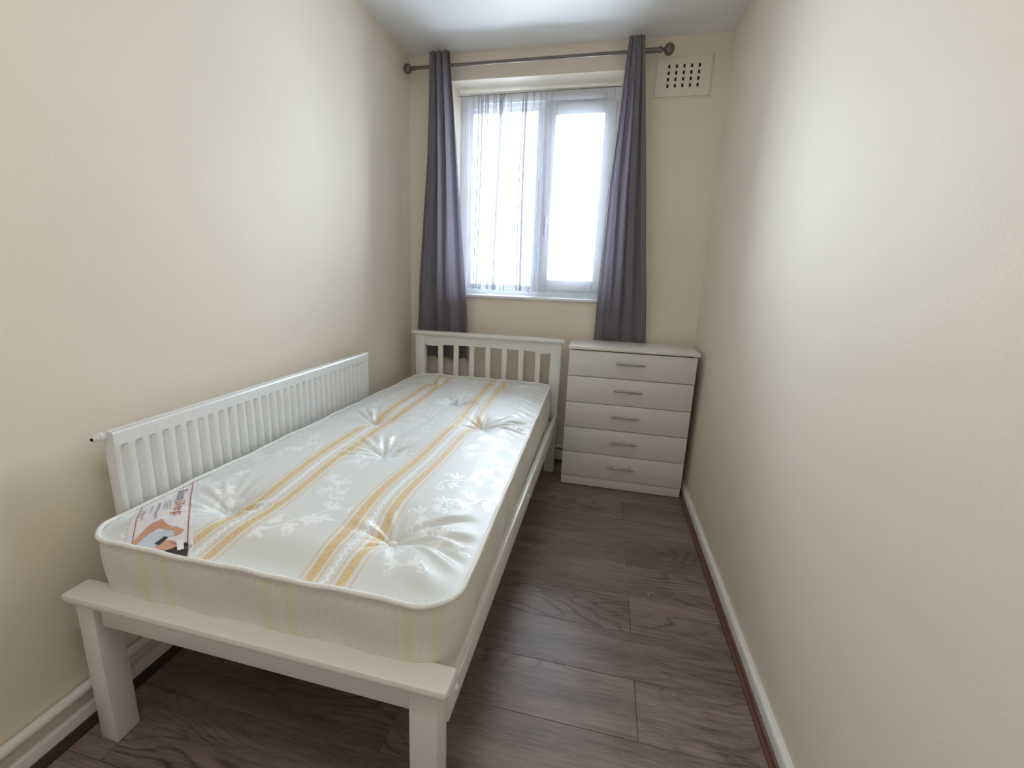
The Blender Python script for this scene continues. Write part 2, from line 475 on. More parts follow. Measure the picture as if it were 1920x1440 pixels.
# ================================================================ MATTRESS
MZ = .5634
TUFTS = [(.321, .568), (.797, .560), (.540, 1.020), (.337, 1.324), (.792, 1.400), (.582, 1.704), (.345, 2.050), (.750, 2.087)]
def sm(a, b, x):
    t_ = min(1, max(0, (x - a) / (b - a))); return t_ * t_ * (3 - 2 * t_)
def crown(d):                                   # rise of the top panel away from the piping
    return -.005 + .022 * sm(0, .13, d)
def edge_d(x, y):
    xl = .100 + (y - .365) * .026; xr = 1.016 - (y - .365) * .021
    return min(x - xl, xr - x, y - .362, 2.262 - y)
def height(x, y, d=None):
    if d is None: d = max(0, edge_d(x, y))
    z = MZ + crown(d)
    f = sm(.0, .05, d)
    for i, (tx, ty) in enumerate(TUFTS):
        dx, dy = x - tx, y - ty
        r = sqrt(dx * dx + dy * dy)
        if r > .30: continue
        a = atan2(dy, dx)
        z -= f * (.022 * exp(-(r / .030) ** 1.3) + .020 * exp(-(r / .090) ** 2))
        # pulled creases fanning out of the button
        w = exp(-((r - .055) / .055) ** 2) * f
        lobes = cos(a * 7 + i * 1.7 + 1.2 * sin(a * 2 + i)) * .55 + cos(a * 13 + i * 2.3) * .3
        z -= w * .0055 * lobes * (sm(.80, .88, x + y) if i == 0 else 1)
        if i in (1, 4):                         # long folds fanning towards the aisle edge
            w2 = sm(.05, .11, r) * (1 - sm(.15, .235, r)) * exp(-((a - .25) / .75) ** 4) * (abs(a) < 1.6)
            z -= w2 * f * .0050 * (cos(a * 15 + r * 14 + i) + .4 * cos(a * 27 + 1))
        if i in (0, 2, 3):
            w2 = sm(.04, .09, r) * (1 - sm(.11, .20, r)) * exp(-((abs(a) - 2.3) / .7) ** 4)
            z -= w2 * f * .0030 * cos(a * 17 + r * 9 + i)
    # soft rolling between buttons
    z += f * .0035 * sin(x * 7.1 + 1.0) * sin(y * 5.3 + .4)
    # faint long folds along the aisle side
    wr = exp(-((x - .93) / .05) ** 2) * f
    z += wr * .0014 * sin(y * 85 + x * 30) * (0.5 + .5 * sin(y * 4.7))
    return z

# damask sprigs, drawn as small ellipses and curls in cloth coordinates
MOT = []
def ell(cx, cy, a, b, ang, hole=0): MOT.append((cx, cy, a, b, cos(ang), sin(ang), hole))
def sprig(cx, cy, ang, s, seed):
    rn = random.Random(seed)
    def at(u, v): return cx + s * (u * cos(ang) - v * sin(ang)), cy + s * (u * sin(ang) + v * cos(ang))
    ph = rn.random() * 6
    for q in range(12):                         # curling stem
        u = -.080 + q * .013; v = .014 * sin(q * .6 + ph)
        ell(*at(u, v), .009 * s, .0026 * s, ang + .5 * cos(q * .6 + ph))
    for q in range(3):                          # lobed leaves
        u = -.062 + q * .040 + .01 * rn.random(); side = 1 if q % 2 else -1
        for w in (-.75, -.1, .55):
            l = (.021 if w == -.1 else .015) * (1 + .25 * rn.random())
            an = ang + side * (1.0 + w)
            px_, py_ = at(u, side * .008)
            ell(px_ + cos(an) * l * s, py_ + sin(an) * l * s, l * s, .0058 * s, an)
    for q in range(6):                          # open flower
        a_ = q * pi / 3 + rn.random() * .5
        px_, py_ = at(.080, .004)
        ell(px_ + cos(ang + a_) * .016 * s, py_ + sin(ang + a_) * .016 * s, .013 * s, .0062 * s, ang + a_)
    ell(*at(.080, .004), .0055 * s, .0055 * s, 0)
    ell(*at(-.088, -.014), .016 * s, .011 * s, ang + 1, .66)    # tendrils
    ell(*at(-.020, .050), .013 * s, .008 * s, ang, .62)
    ell(*at(.030, -.048), .014 * s, .009 * s, ang + .6, .64)
sd = 0
for bx, dy_, step in ((.185, .0, .205), (.300, .11, .41), (.525, .06, .20), (.615, .16, .40), (.850, .02, .205), (.935, .12, .205)):
    q = 0
    while .45 + dy_ + q * step < 2.2:
        yy = .45 + dy_ + q * step
        sprig(bx + .018 * sin(q * 2.3 + bx * 11), yy, 1.6 + 1.1 * sin(q * 2.1 + bx * 9), .90 + .14 * sin(q * 1.3 + bx * 5), sd); sd += 1; q += 1
CELL = {}
for mt_ in MOT:
    R_ = max(mt_[2], mt_[3])
    for i in range(int((mt_[0] - R_) / .02), int((mt_[0] + R_) / .02) + 1):
        for j in range(int((mt_[1] - R_) / .02), int((mt_[1] + R_) / .02) + 1):
            CELL.setdefault((i, j), []).append(mt_)
def motif(x, y):
    v = 0
    for cx, cy, a, b, c_, s_, hole in CELL.get((int(x / .02), int(y / .02)), ()):
        dx, dy = x - cx, y - cy
        r = sqrt(((dx * c_ + dy * s_) / a) ** 2 + ((-dx * s_ + dy * c_) / b) ** 2)
        w = 1 - sm(.8, 1.1, r)
        if hole: w *= sm(hole - .15, hole + .1, r)
        v = max(v, w)
    return v

def cloth(x, y):
    """cloth coordinates: the weave is gathered towards each button"""
    fx, fy = x, y
    for tx, ty in TUFTS:
        dx, dy = x - tx, y - ty; r = sqrt(dx * dx + dy * dy)
        if r < .25:
            k_ = .22 * exp(-(r / .07) ** 2)
            fx += dx * k_; fy += dy * k_
    return fx, fy
PTS_L = [(.36, .407), (.60, .424), (1.0, .392), (1.3, .382), (1.7, .378), (2.15, .356), (2.3, .352)]
PTS_R = [(.36, .733), (.75, .712), (1.0, .722), (1.4, .722), (1.8, .700), (2.28, .674)]
def interp(P_, y):
    if y <= P_[0][0]: return P_[0][1]
    for (a, va_), (b, vb_) in zip(P_, P_[1:]):
        if y <= b: return va_ + (vb_ - va_) * sm(a, b, y)
    return P_[-1][1]

def rr_ring(inset, tp, N_side=(430, 210), NC=20, out=0.0):
    """closed ring of the tapered rounded rectangle, inset towards the middle"""
    x0, x1, y0, y1 = .100 + inset, 1.016 - inset, .362 + inset, 2.262 - inset
    r = max(.088 - inset, .0015)
    pts = []
    nl, ns = N_side
    def arc(cx, cy, a0):
        for q in range(NC):
            a = a0 + (pi / 2) * q / NC
            pts.append((cx + r * cos(a), cy + r * sin(a)))
    def line(ax, ay, bx_, by_, n_):
        for q in range(n_):
            t_ = q / n_; pts.append((ax + (bx_ - ax) * t_, ay + (by_ - ay) * t_))
    line(x0 + r, y0, x1 - r, y0, ns); arc(x1 - r, y0 + r, -pi / 2)
    line(x1, y0 + r, x1, y1 - r, nl); arc(x1 - r, y1 - r, 0)
    line(x1 - r, y1, x0 + r, y1, ns); arc(x0 + r, y1 - r, pi / 2)
    line(x0, y1 - r, x0, y0 + r, nl); arc(x0 + r, y0 + r, pi)
    res = []
    for (x, y) in pts:                          # taper towards the headboard
        t_ = (y - .362) / 1.9
        xc = .558 + t_ * .0048 * tp / .098
        res.append((xc + (x - .558) * (1 - tp * t_), y))
    return res

mattress = None
def build_mattress():
    co, fa, A = [], [], {'fx': [], 'fy': [], 'sidef': [], 'motif': [], 'per': []}
    def put(x, y, z, fx, fy, s_, m_, p_):
        co.append((x, y, z)); A['fx'].append(fx); A['fy'].append(fy); A['sidef'].append(s_); A['motif'].append(m_); A['per'].append(p_)
    base = rr_ring(0, .098)
    n_ = len(base)
    per = [0]
    for a, b in zip(base, base[1:] + base[:1]): per.append(per[-1] + sqrt((a[0] - b[0]) ** 2 + (a[1] - b[1]) ** 2))
    levels = []
    # bottom to top of the border, then rings inwards over the top
    prof = [(.030, .338), (.012, .3405), (.012, .350), (.018, .365), (.018, .380), (.010, .395), (.004, .42), (-.001, .455), (-.003, .49), (-.002, .525), (.000, .550), (.003, .559)]
    for ins, z in prof:
        ring = rr_ring(ins + .0015, .045 + .053 * sm(.38, .55, z))
        for i, (x, y) in enumerate(ring):
            q = .0022 * sin(per[i] * 34 + z * 9 + 1.5 * sin(per[i] * 5)) * exp(-((z - .46) / .06) ** 2)
            cx, cy = .56 - x, 1.3 - y; L = sqrt(cx * cx + cy * cy)
            put(x - cx / L * q * 1.6, y - cy / L * q * 1.6, z, per[i], z, 1, 0, per[i])
    dmax = .452
    inset = .006
    while inset < dmax:
        ring = rr_ring(inset, .098)
        for i, (x, y) in enumerate(ring):
            fx, fy = cloth(x, y)
            put(x, y, height(x, y, inset), fx - 0, fy, 0, motif(fx, fy), 0)
        inset += .0036 if inset < .25 else .0042
    rows = len(co) // n_
    for j in range(rows - 1):
        for i in range(n_):
            i2 = (i + 1) % n_
            fa.append((j * n_ + i, j * n_ + i2, (j + 1) * n_ + i2, (j + 1) * n_ + i))
    # close the narrow slit in the middle and the underside
    last = (rows - 1) * n_
    fa.append(tuple(last + i for i in range(n_)))
    fa.append(tuple(range(n_ - 1, -1, -1)))
    me = bpy.data.meshes.new('mattress')
    me.from_pydata(co, [], fa)
    stripe, stripe2 = [], []
    for i, (x, y, z) in enumerate(co):
        fx, fy = A['fx'][i], A['fy'][i]
        if A['sidef'][i]: stripe.append(.5); stripe2.append(.5); continue
        l_, r_ = interp(PTS_L, fy), interp(PTS_R, fy)
        stripe.append(fx - l_); stripe2.append(fx - r_)
    A['stripe'] = stripe; A['stripe2'] = stripe2
    for k_, v_ in A.items():
        at = me.attributes.new(k_, 'FLOAT', 'POINT')
        at.data.foreach_set('value', v_)
    me.shade_smooth()
    return me

M_mat = mat('damask_ticking', (.8, .8, .76), .42, .5)
k = N(M_mat)
def attr(nm):
    a = k.n('ShaderNodeAttribute'); a.attribute_name = nm; return a.outputs['Fac']
st, mo, sf, pe, fy_, fx_ = attr('stripe'), attr('motif'), attr('sidef'), attr('per'), attr('fy'), attr('fx')
s2_ = attr('stripe2')
pick = k.math('LESS_THAN', k.math('ABSOLUTE', st), k.math('ABSOLUTE', s2_))
st = k.math('ADD', k.math('MULTIPLY', st, pick), k.math('MULTIPLY', s2_, k.math('SUBTRACT', 1.0, pick)))
def band(v, lo, hi, soft=.0012):
    a = k.n('ShaderNodeMapRange'); a.inputs['From Min'].default_value = lo - soft; a.inputs['From Max'].default_value = lo + soft; k.l(v, a.inputs['Value'])
    b = k.n('ShaderNodeMapRange'); b.inputs['From Min'].default_value = hi - soft; b.inputs['From Max'].default_value = hi + soft
    b.inputs['To Min'].default_value = 1; b.inputs['To Max'].default_value = 0; k.l(v, b.inputs['Value'])
    return k.math('MULTIPLY', a.outputs[0], b.outputs[0])
def union(L):
    r = L[0]
    for q in L[1:]: r = k.math('MAXIMUM', r, q)
    return r
gold = union([band(st, -.0605, -.0565), band(st, -.0480, -.0265), band(st, -.0200, -.0160), band(st, .0110, .0150), band(st, .0235, .0445), band(st, .0545, .0585)])
notside = k.math('SUBTRACT', 1.0, sf)
gold = k.math('MULTIPLY', gold, notside)
wide = k.math('MULTIPLY', union([band(st, -.0480, -.0265), band(st, .0235, .0445)]), notside)
# leafy figure inside the wide gold bands
cmb = k.n('ShaderNodeCombineXYZ'); k.l(st, cmb.inputs[0]); k.l(fy_, cmb.inputs[1])
wv = k.n('ShaderNodeTexVoronoi'); wv.feature = 'DISTANCE_TO_EDGE'; wv.inputs['Scale'].default_value = 95; k.l(cmb.outputs[0], wv.inputs['Vector'])
leaf = k.n('ShaderNodeMapRange'); leaf.inputs['From Min'].default_value = .04; leaf.inputs['From Max'].default_value = .16; k.l(wv.outputs['Distance'], leaf.inputs['Value'])
goldc = k.mix(k.math('MULTIPLY', leaf.outputs[0], wide), (.76, .58, .33), (.69, .49, .25))
# zigzag satin line down the middle of each stripe group
zig = k.math('PINGPONG', k.math('MULTIPLY', fy_, 1.0), .009)
zigd = k.math('ABSOLUTE', k.math('SUBTRACT', st, k.math('SUBTRACT', k.math('MULTIPLY', zig, .9), .0065)))
zl = k.n('ShaderNodeMapRange'); zl.inputs['From Min'].default_value = .0025; zl.inputs['From Max'].default_value = .005
zl.inputs['To Min'].default_value = 1; zl.inputs['To Max'].default_value = 0; k.l(zigd, zl.inputs['Value'])
zz_ = k.math('MULTIPLY', k.math('MULTIPLY', zl.outputs[0], notside), band(st, -.013, .008))
satin = k.math('MAXIMUM', k.math('MULTIPLY', mo, k.math('SUBTRACT', 1.0, band(st, -.068, .068))), k.math('MULTIPLY', zz_, .8))
basec = k.mix(satin, (.725, .74, .735), (.93, .945, .96))
# border: wide faint gold stripes repeat along it, with pale scrolls
pm = k.math('SUBTRACT', k.math('FLOORED_MODULO', k.math('ADD', pe, .028), .32), .16)
sg = union([band(pm, -.062, -.058), band(pm, -.050, -.024, .003), band(pm, -.013, -.009), band(pm, .010, .034, .003), band(pm, .046, .050)])
sc = k.n('ShaderNodeCombineXYZ'); k.l(pe, sc.inputs[0]); k.l(fy_, sc.inputs[1])
scn = k.math('ABSOLUTE', k.math('SINE', k.math('MULTIPLY', k.noise(13, 1.5, sc.outputs[0]), 34.0)))
scl = k.n('ShaderNodeMapRange'); scl.inputs['From Min'].default_value = .05; scl.inputs['From Max'].default_value = .45
scl.inputs['To Min'].default_value = .42; scl.inputs['To Max'].default_value = 0; k.l(scn, scl.inputs['Value'])
sidec = k.mix(k.math('MULTIPLY', sg, .55), (.79, .785, .74), (.80, .71, .48))
sidec = k.mix(k.math('MULTIPLY', scl.outputs[0], k.math('SUBTRACT', 1.0, sg)), sidec, (.68, .67, .61))
topc = k.mix(gold, basec, goldc)
k.l(k.mix(sf, topc, sidec), k.b.inputs['Base Color'])
k.l(k.math('SUBTRACT', .46, k.math('MULTIPLY', satin, .20)), k.b.inputs['Roughness'])
k.b.inputs['Sheen Weight'].default_value = .15
hgt = k.math('ADD', k.math('MULTIPLY', satin, .5), k.math('MULTIPLY', k.noise(600, 2, k.pos()), .25))
wr_ = k.noise(14, 4, k.pos(), .6)
k.bump(k.math('ADD', hgt, k.math('MULTIPLY', wr_, 2.2)), .35, .0016)

mroot = link('mattress', build_mattress(), M_mat)
tag(mroot, 'cream damask mattress with gold stripes and buttoned top on the white bed', 'mattress')
M_pipe = mat('twisted_piping', (.86, .86, .82), .55, .3)
k = N(M_pipe)
wv = k.n('ShaderNodeTexWave'); wv.inputs['Scale'].default_value = 70; wv.inputs['Distortion'].default_value = .5
k.l(k.pos(), wv.inputs['Vector']); k.bump(wv.outputs['Fac'], .5, .0015)
def piping(ins, z, r=.0058):
    ring = rr_ring(ins, .098 if z > .5 else .045, (150, 80), 16)
    bm = bmesh.new(); R_ = []
    n_ = len(ring)
    for i, (x, y) in enumerate(ring):
        x2, y2 = ring[(i + 1) % n_]; x1, y1 = ring[i - 1]
        d = Vector((x2 - x1, y2 - y1, 0)).normalized(); nrm = Vector((d.y, -d.x, 0))
        wob = .0016 * sin(i * .21) + .0010 * sin(i * .53)
        c_ = Vector((x, y, z + wob))
        R_.append([bm.verts.new(c_ + nrm * r * cos(2 * pi * q / 10) + Vector((0, 0, r * sin(2 * pi * q / 10)))) for q in range(10)])
    for i in range(n_):
        a, b = R_[i], R_[(i + 1) % n_]
        for q in range(10): bm.faces.new((a[q], a[(q + 1) % 10], b[(q + 1) % 10], b[q]))
    return link('piping', fin(bm, 'piping', 1.2), M_pipe, mroot)
piping(.001, .562); piping(.014, .347)
M_btn = mat('button_tuft', (.80, .79, .76), .5)
for i, (tx, ty) in enumerate(TUFTS):
    bm = bmesh.new()
    bmesh.ops.create_uvsphere(bm, u_segments=16, v_segments=8, radius=1)
    for v in bm.verts:
        a = atan2(v.co.y, v.co.x); rr = .0105 * (1 + .15 * cos(a * 5))
        v.co = Vector((v.co.x * rr, v.co.y * rr, v.co.z * .0055))
    o = link('tuft_button', fin(bm, 'tuft_button', 1.3), M_btn, mroot)
    o.location = (tx, ty, height(tx, ty) + .003)
    o.rotation_euler = (.25 * sin(i), .25 * cos(i * 2), i)

# label sewn across the near left corner
M_lab = mat('glossy_label', (.80, .78, .82), .25)
def ink(name, c, r=.3): return mat(name, c, r)
dl = Vector((1, -1)) / sqrt(2); ul = Vector((1, 1)) / sqrt(2)     # reading direction and letter-up direction
def drape(name, polys, m, parent, lift, label=None):
    """flat printed shapes laid on the curved top of the mattress"""
    bm = bmesh.new()
    for poly in polys:
        vs = [bm.verts.new((x, y, 0)) for x, y in poly]
        f = bm.faces.new(vs)
    bmesh.ops.triangulate(bm, faces=bm.faces)
    for _ in range(6):
        es = [e_ for e_ in bm.edges if e_.calc_length() > .009]
        if not es: break
        bmesh.ops.subdivide_edges(bm, edges=es, cuts=1)
        bmesh.ops.triangulate(bm, faces=bm.faces)
    for v in bm.verts: v.co.z = height(v.co.x, v.co.y) + lift
    me = fin(bm, name)
    if me.polygons and me.polygons[0].normal.z < 0: me.flip_normals()
    o = link(name, me, m, parent)
    if label: o['label'] = label
    return o
# clip everything printed to the inside of the piping
def inside(x, y): return edge_d(x, y) > .004
def clipc(poly):
    """clip a polygon to the near and left borders and the round corner"""
    def cut(P_, f):
        out = []
        for i in range(len(P_)):
            a, b = P_[i - 1], P_[i]; fa_, fb_ = f(*a), f(*b)
            if (fa_ >= 0) != (fb_ >= 0):
                t_ = fa_ / (fa_ - fb_); out.append((a[0] + (b[0] - a[0]) * t_, a[1] + (b[1] - a[1]) * t_))
            if fb_ >= 0: out.append(b)
        return out
    for f in (lambda x, y: y - .3695, lambda x, y: x - (.1085 + (y - .365) * .026)):
        poly = cut(poly, f)
        if len(poly) < 3: return None
    return poly
def L2(s, t): return (.100 + .262 + dl.x * s + ul.x * t - .262, .670 + dl.y * s + ul.y * t)   # s along, t across from the outer red line
# label strip between x+y = .585 and x+y = .783
def strip(c0, c1, s0=-.30, s1=.30):
    mid = Vector((.262, .508))
    def P_(s, c_):
        k_ = (c_ - .77) / sqrt(2)
        q = mid + dl * s + ul * k_; return (q.x, q.y)
    return clipc([P_(s0, c0), P_(s1, c0), P_(s1, c1), P_(s0, c1)])
label = drape('label', [strip(.602, .786)], M_lab, mroot, .0020, 'white printed label across the corner')
M_red = ink('red_ink', (.42, .10, .06))
drape('label_line', [strip(.768, .7715), strip(.617, .6195)], M_red, label, .0030, 'thin red border lines')
prt = {
 'shirt': ((.60, .66, .76), [(.255, .367), (.248, .385), (.253, .399), (.256, .415), (.277, .430), (.316, .419), (.303, .409), (.298, .392), (.303, .379), (.297, .367)]),
 'arm': ((.62, .33, .22), [(.250, .367), (.240, .378), (.237, .392), (.231, .415), (.229, .438), (.237, .455), (.259, .445), (.284, .443), (.306, .440), (.319, .440), (.323, .429), (.316, .417), (.298, .429), (.276, .430), (.256, .430), (.253, .415), (.251, .400), (.256, .381), (.262, .367)]),
 'face': ((.66, .36, .25), [(.305, .378), (.306, .396), (.313, .403), (.328, .405), (.340, .402), (.352, .390), (.349, .378), (.343, .368), (.315, .368)]),
 'headband': ((.03, .03, .06), [(.294, .386), (.295, .409), (.306, .410), (.309, .384)]),
 'hair': ((.012, .009, .009), [(.330, .3675), (.340, .375), (.346, .383), (.352, .392), (.357, .404), (.365, .407), (.385, .388), (.4035, .3675)]),
 'eyelid': ((.08, .03, .03), [(.333, .396), (.338, .399), (.3395, .3975), (.334, .3945)]),
 'lips': ((.55, .10, .10), [(.322, .400), (.327, .402), (.329, .400), (.323, .398)]),
 'tag': ((.85, .85, .88), [(.336, .404), (.347, .411), (.375, .387), (.365, .379)]),
}
lift = .0027
for nm in ('shirt', 'arm', 'face', 'headband', 'hair', 'eyelid', 'lips', 'tag'):
    col, poly = prt[nm]
    pc = clipc(poly)
    if pc: drape('printed_' + nm, [pc], ink('ink_' + nm, col), label, lift); lift += .0003
def text_mesh(txt, size, start, m, name, squeeze=.80, spacing=1.0):
    cu = bpy.data.curves.new('t', 'FONT'); cu.body = txt; cu.size = size; cu.space_character = spacing
    to = bpy.data.objects.new('t', cu); C.objects.link(to)
    dg = bpy.context.evaluated_depsgraph_get()
    me = bpy.data.meshes.new_from_object(to.evaluated_get(dg))
    bpy.data.objects.remove(to)
    wmax = max(v.co.x for v in me.vertices) * squeeze
    bm = bmesh.new(); bm.from_mesh(me)
    for v in bm.verts:
        q = Vector(start) + dl * v.co.x * squeeze + ul * v.co.y
        v.co = Vector((q.x, q.y, height(q.x, q.y) + .0042))
    bmesh.ops.delete(bm, geom=[v for v in bm.verts if edge_d(v.co.x, v.co.y) < .006], context='VERTS')
    me2 = bpy.data.meshes.new(name); bm.to_mesh(me2); bm.free()
    me2.materials.clear(); me2.materials.append(m)
    o = bpy.data.objects.new(name, me2); C.objects.link(o); o.parent = label
    return wmax
st0 = Vector((.122, .602))
w1 = text_mesh('Beauty', .032, st0, ink('purple_ink', (.09, .03, .10)), 'lettering', 1.05, 1.08)
text_mesh('Sleep', .032, st0 + dl * (w1 + .004), ink('orange_ink', (.50, .13, .05)), 'lettering', 1.05, 1.08)
# unreadable small print: word-long grey dashes
rn = random.Random(3)
M_small = ink('grey_ink', (.42, .38, .46))
dash = []
for c_, s0, s1, th in ((.709, -.10, -.015, .0022), (.700, -.105, -.025, .0022), (.691, -.10, -.03, .0022), (.672, -.105, .010, .0055), (.652, -.09, -.03, .0025), (.634, -.07, .005, .0022), (.628, -.07, -.01, .0022)):
    s = s0
    while s < s1:
        l_ = .006 + .009 * rn.random()
        pz = strip(c_ - th * .7, c_ + th * .7, s, min(s + l_, s1))
        if pz: dash.append(pz)
        s += l_ + .003
drape('small_print', dash, M_small, label, .0030)
# brass air eyelet beside the label
bm = bmesh.new()
ex, ey = .375, .398
R_ = []
for i in range(16):
    a = 2 * pi * i / 16
    R_.append([bm.verts.new((ex + (.006 + .0014 * cos(b * pi / 3)) * cos(a), ey + (.006 + .0014 * cos(b * pi / 3)) * sin(a), height(ex, ey) + .002 + .0014 * sin(b * pi / 3))) for b in range(6)])
for i in range(16):
    a, b = R_[i], R_[(i + 1) % 16]
    for q in range(6): bm.faces.new((a[q], a[(q + 1) % 6], b[(q + 1) % 6], b[q]))
link('air_eyelet', fin(bm, 'air_eyelet', 1), M_steel, mroot)

# ================================================================ CHEST OF DRAWERS
DX0, DX1, DY0, DY1, DZ = 1.0738, 1.7492, 2.1346, 2.428, .8207
ch = thing('chest_of_drawers', 'white five-drawer chest in the corner beneath the right curtain', 'chest of drawers', ((DX0 + DX1) / 2, (DY0 + DY1) / 2, 0))
def cpart(name, dims, m, bev=.0015, par=None):
    o = box(name, dims, m, bev=bev)
    keep(o, ch)
    return o
cpart('top_panel', (DX0, DX1, DY0, DY1, DZ - .018, DZ), M_chest, .0015)
BX, BXr, BY = DX0 + .006, DX1 - .009, DY0 + .008
cpart('side_panel', (BX, BX + .015, BY + .017, DY1 - .002, .002, DZ - .018), M_chest)
cpart('side_panel', (BXr - .015, BXr, BY + .017, DY1 - .002, .002, DZ - .018), M_chest)
cpart('back_panel', (BX + .015, BXr - .015, DY1 - .008, DY1 - .003, .05, DZ - .018), M_chest, 0)
cpart('plinth', (BX + .001, BXr - .001, BY + .006, BY + .0168, .004, .0565), M_chest)
cpart('base_panel', (BX + .015, BXr - .015, BY + .018, DY1 - .008, .052, .064), M_chest, 0)
zj = [.0595, .2075, .3565, .504, .6535, .7985]
for i in range(5):
    z0, z1 = zj[i] + .0012, zj[i + 1] - .0022
    o = cpart('drawer', [(BX, BXr, BY, BY + .016, z0, z1)], M_chestf, .0015)
    hx, hz = 1.407, zj[i] + .0855
    h_ = tube_obj('handle', [(hx - .074, BY - .026, hz), (hx + .074, BY - .026, hz)], .0048, M_steel, o, 14)
    h2 = bmesh.new(); h2.from_mesh(h_.data)
    for s_ in (-1, 1): tube(h2, [(hx + s_ * .048, BY + .001, hz), (hx + s_ * .048, BY - .026, hz)], .0036, 10)
    h2.to_mesh(h_.data); h2.free(); h_.data.shade_smooth(); h_.data.set_sharp_from_angle(angle=.7)

# ================================================================ RADIATOR
RY0, RY1, RZ1, RZ0, RXF = .480, 1.745, .772, .235, .085
rad = thing('radiator', 'long white panel radiator on the left wall behind the bed', 'radiator', (0, (RY0 + RY1) / 2, RZ0))
pitch = (RY1 - RY0 - .024) / 33
bm = bmesh.new()
prof = [(RY0, RXF - .012), (RY0 + .003, RXF - .003), (RY0 + .010, RXF)]
yy = RY0 + .012
for i in range(33):
    b = yy + i * pitch
    prof += [(b + pitch * .06, RXF), (b + pitch * .20, RXF - .0090), (b + pitch * .46, RXF - .0105), (b + pitch * .60, RXF - .001), (b + pitch * .66, RXF + .0005), (b + pitch * .96, RXF)]
prof += [(RY1 - .010, RXF), (RY1 - .003, RXF - .003), (RY1, RXF - .012)]
zl_ = [RZ0, RZ0 + .004, RZ0 + .030, RZ0 + .040, RZ1 - .044, RZ1 - .036, RZ1 - .006, RZ1]
def px(j, xv):
    if j in (0, 7): return min(xv, RXF) - (RXF - (RXF - .004)) if False else RXF - .004
    if j in (1, 2, 5, 6): return RXF if xv > RXF - .0115 else xv
    return xv
cols = [[bm.verts.new((px(j, xv) if not (yv in (RY0, RY1)) else xv - .001, yv, z)) for j, z in enumerate(zl_)] for yv, xv in prof]
for a, b in zip(cols, cols[1:]):
    for j in range(len(zl_) - 1): bm.faces.new((a[j], b[j], b[j + 1], a[j + 1]))
for v in bm.verts: pass
keep(link('panel', fin(bm, 'panel', .5), M_rad), rad)
keep(box('panel_back', (RXF - .028, RXF - .0135, RY0 + .004, RY1 - .004, RZ0 + .006, RZ1 - .002), M_rad, bev=.004), rad)
keep(box('top_seam', (RXF - .022, RXF - .006, RY0 + .001, RY1 - .001, RZ1 - .006, RZ1 + .003), M_rad, bev=.0025), rad)
for s_, yy in ((-1, RY0), (1, RY1)):
    keep(box('end_cap', (RXF - .030, RXF - .011, min(yy, yy - s_ * .004), max(yy, yy - s_ * .004), RZ0 + .002, RZ1 - .001), M_rad, bev=.002), rad)
for yy in (.75, 1.45):
    keep(box('wall_bracket', (.0005, RXF - .027, yy - .02, yy + .02, .30, .70), M_rad), rad)
plug = keep(lathe('bleed_plug', [(0, .006), (.006, .006), (.007, .0115), (.016, .0115), (.018, .009), (.024, .009), (.025, .0065), (.030, .006)], (RXF - .022, RY0 + .001, .762), (0, -1, 0), M_rad), rad)
lathe('bleed_screw', [(0, .0038), (.002, .0038)], (RXF - .022, RY0 - .029, .762), (0, -1, 0), M_dark, plug).matrix_parent_inverse = Matrix.Identity(4)
keep(tube_obj('valve_pipe', [(RXF - .022, RY1 + .018, RZ0 + .03), (RXF - .022, RY1 + .018, .16), (RXF - .024, RY1 + .018, .126), (.030, RY1 + .018, .108)], .0075, M_rad, n=12), rad)
keep(lathe('valve', [(0, .012), (.02, .012), (.022, .016), (.055, .016), (.06, .012)], (RXF - .022, RY1 + .018, RZ0 - .002), (0, 0, 1), M_rad), rad)
keep(tube_obj('valve_stub', [(RXF - .022, RY1 + .018, RZ0 + .03), (RXF - .022, RY1 - .005, RZ0 + .03)], .009, M_rad, n=12), rad)

# heating pipe above the skirting, along the left wall and round under the window
pp = tube_obj('heating_pipe', [(.017, Y0 + .002, .1065), (.017, D - .05, .1065), (.022, D - .030, .1065), (.034, D - .020, .1065), (.06, D - .017, .1065), (W - .02, D - .017, .1065)], .0135, M_skirt, n=14)
tag(pp, 'white heating pipe running above the left skirting and under the window', 'pipe')

# ================================================================ CURTAIN ROD
RZ, RYc = 2.331, D - .080
rod = thing('curtain_rod', 'pewter curtain pole with round finials above the window', 'curtain rod', (.74, D, RZ))
keep(tube_obj('inner_tube', [(.070, RYc, RZ - .004), (1.30, RYc, RZ)], .0085, M_rod), rod)
keep(tube_obj('outer_tube', [(1.27, RYc, RZ), (1.413, RYc, RZ)], .0118, M_rod, n=16), rod)
for x0, sg_, zc in ((.070, -1, RZ - .005), (1.413, 1, RZ)):
    keep(lathe('finial', [(-.004, .0125), (0, .0155), (.008, .0155), (.010, .0125), (.013, .0085), (.020, .0075), (.023, .012), (.027, .020), (.034, .026), (.044, .029), (.054, .0275), (.063, .021), (.069, .011), (.071, .002)] if sg_ > 0 else
               [(-.004, .0105), (0, .0125), (.007, .0125), (.010, .009), (.016, .0065), (.019, .010), (.023, .018), (.030, .024), (.040, .0265), (.049, .025), (.057, .019), (.062, .010), (.064, .002)], (x0, RYc, zc), (sg_, 0, 0), M_rod), rod)
for x0 in (.215, 1.292):
    br = keep(tube_obj('bracket', [(x0, D - .0005, RZ), (x0, RYc + .008, RZ)], .006, M_rod), rod)

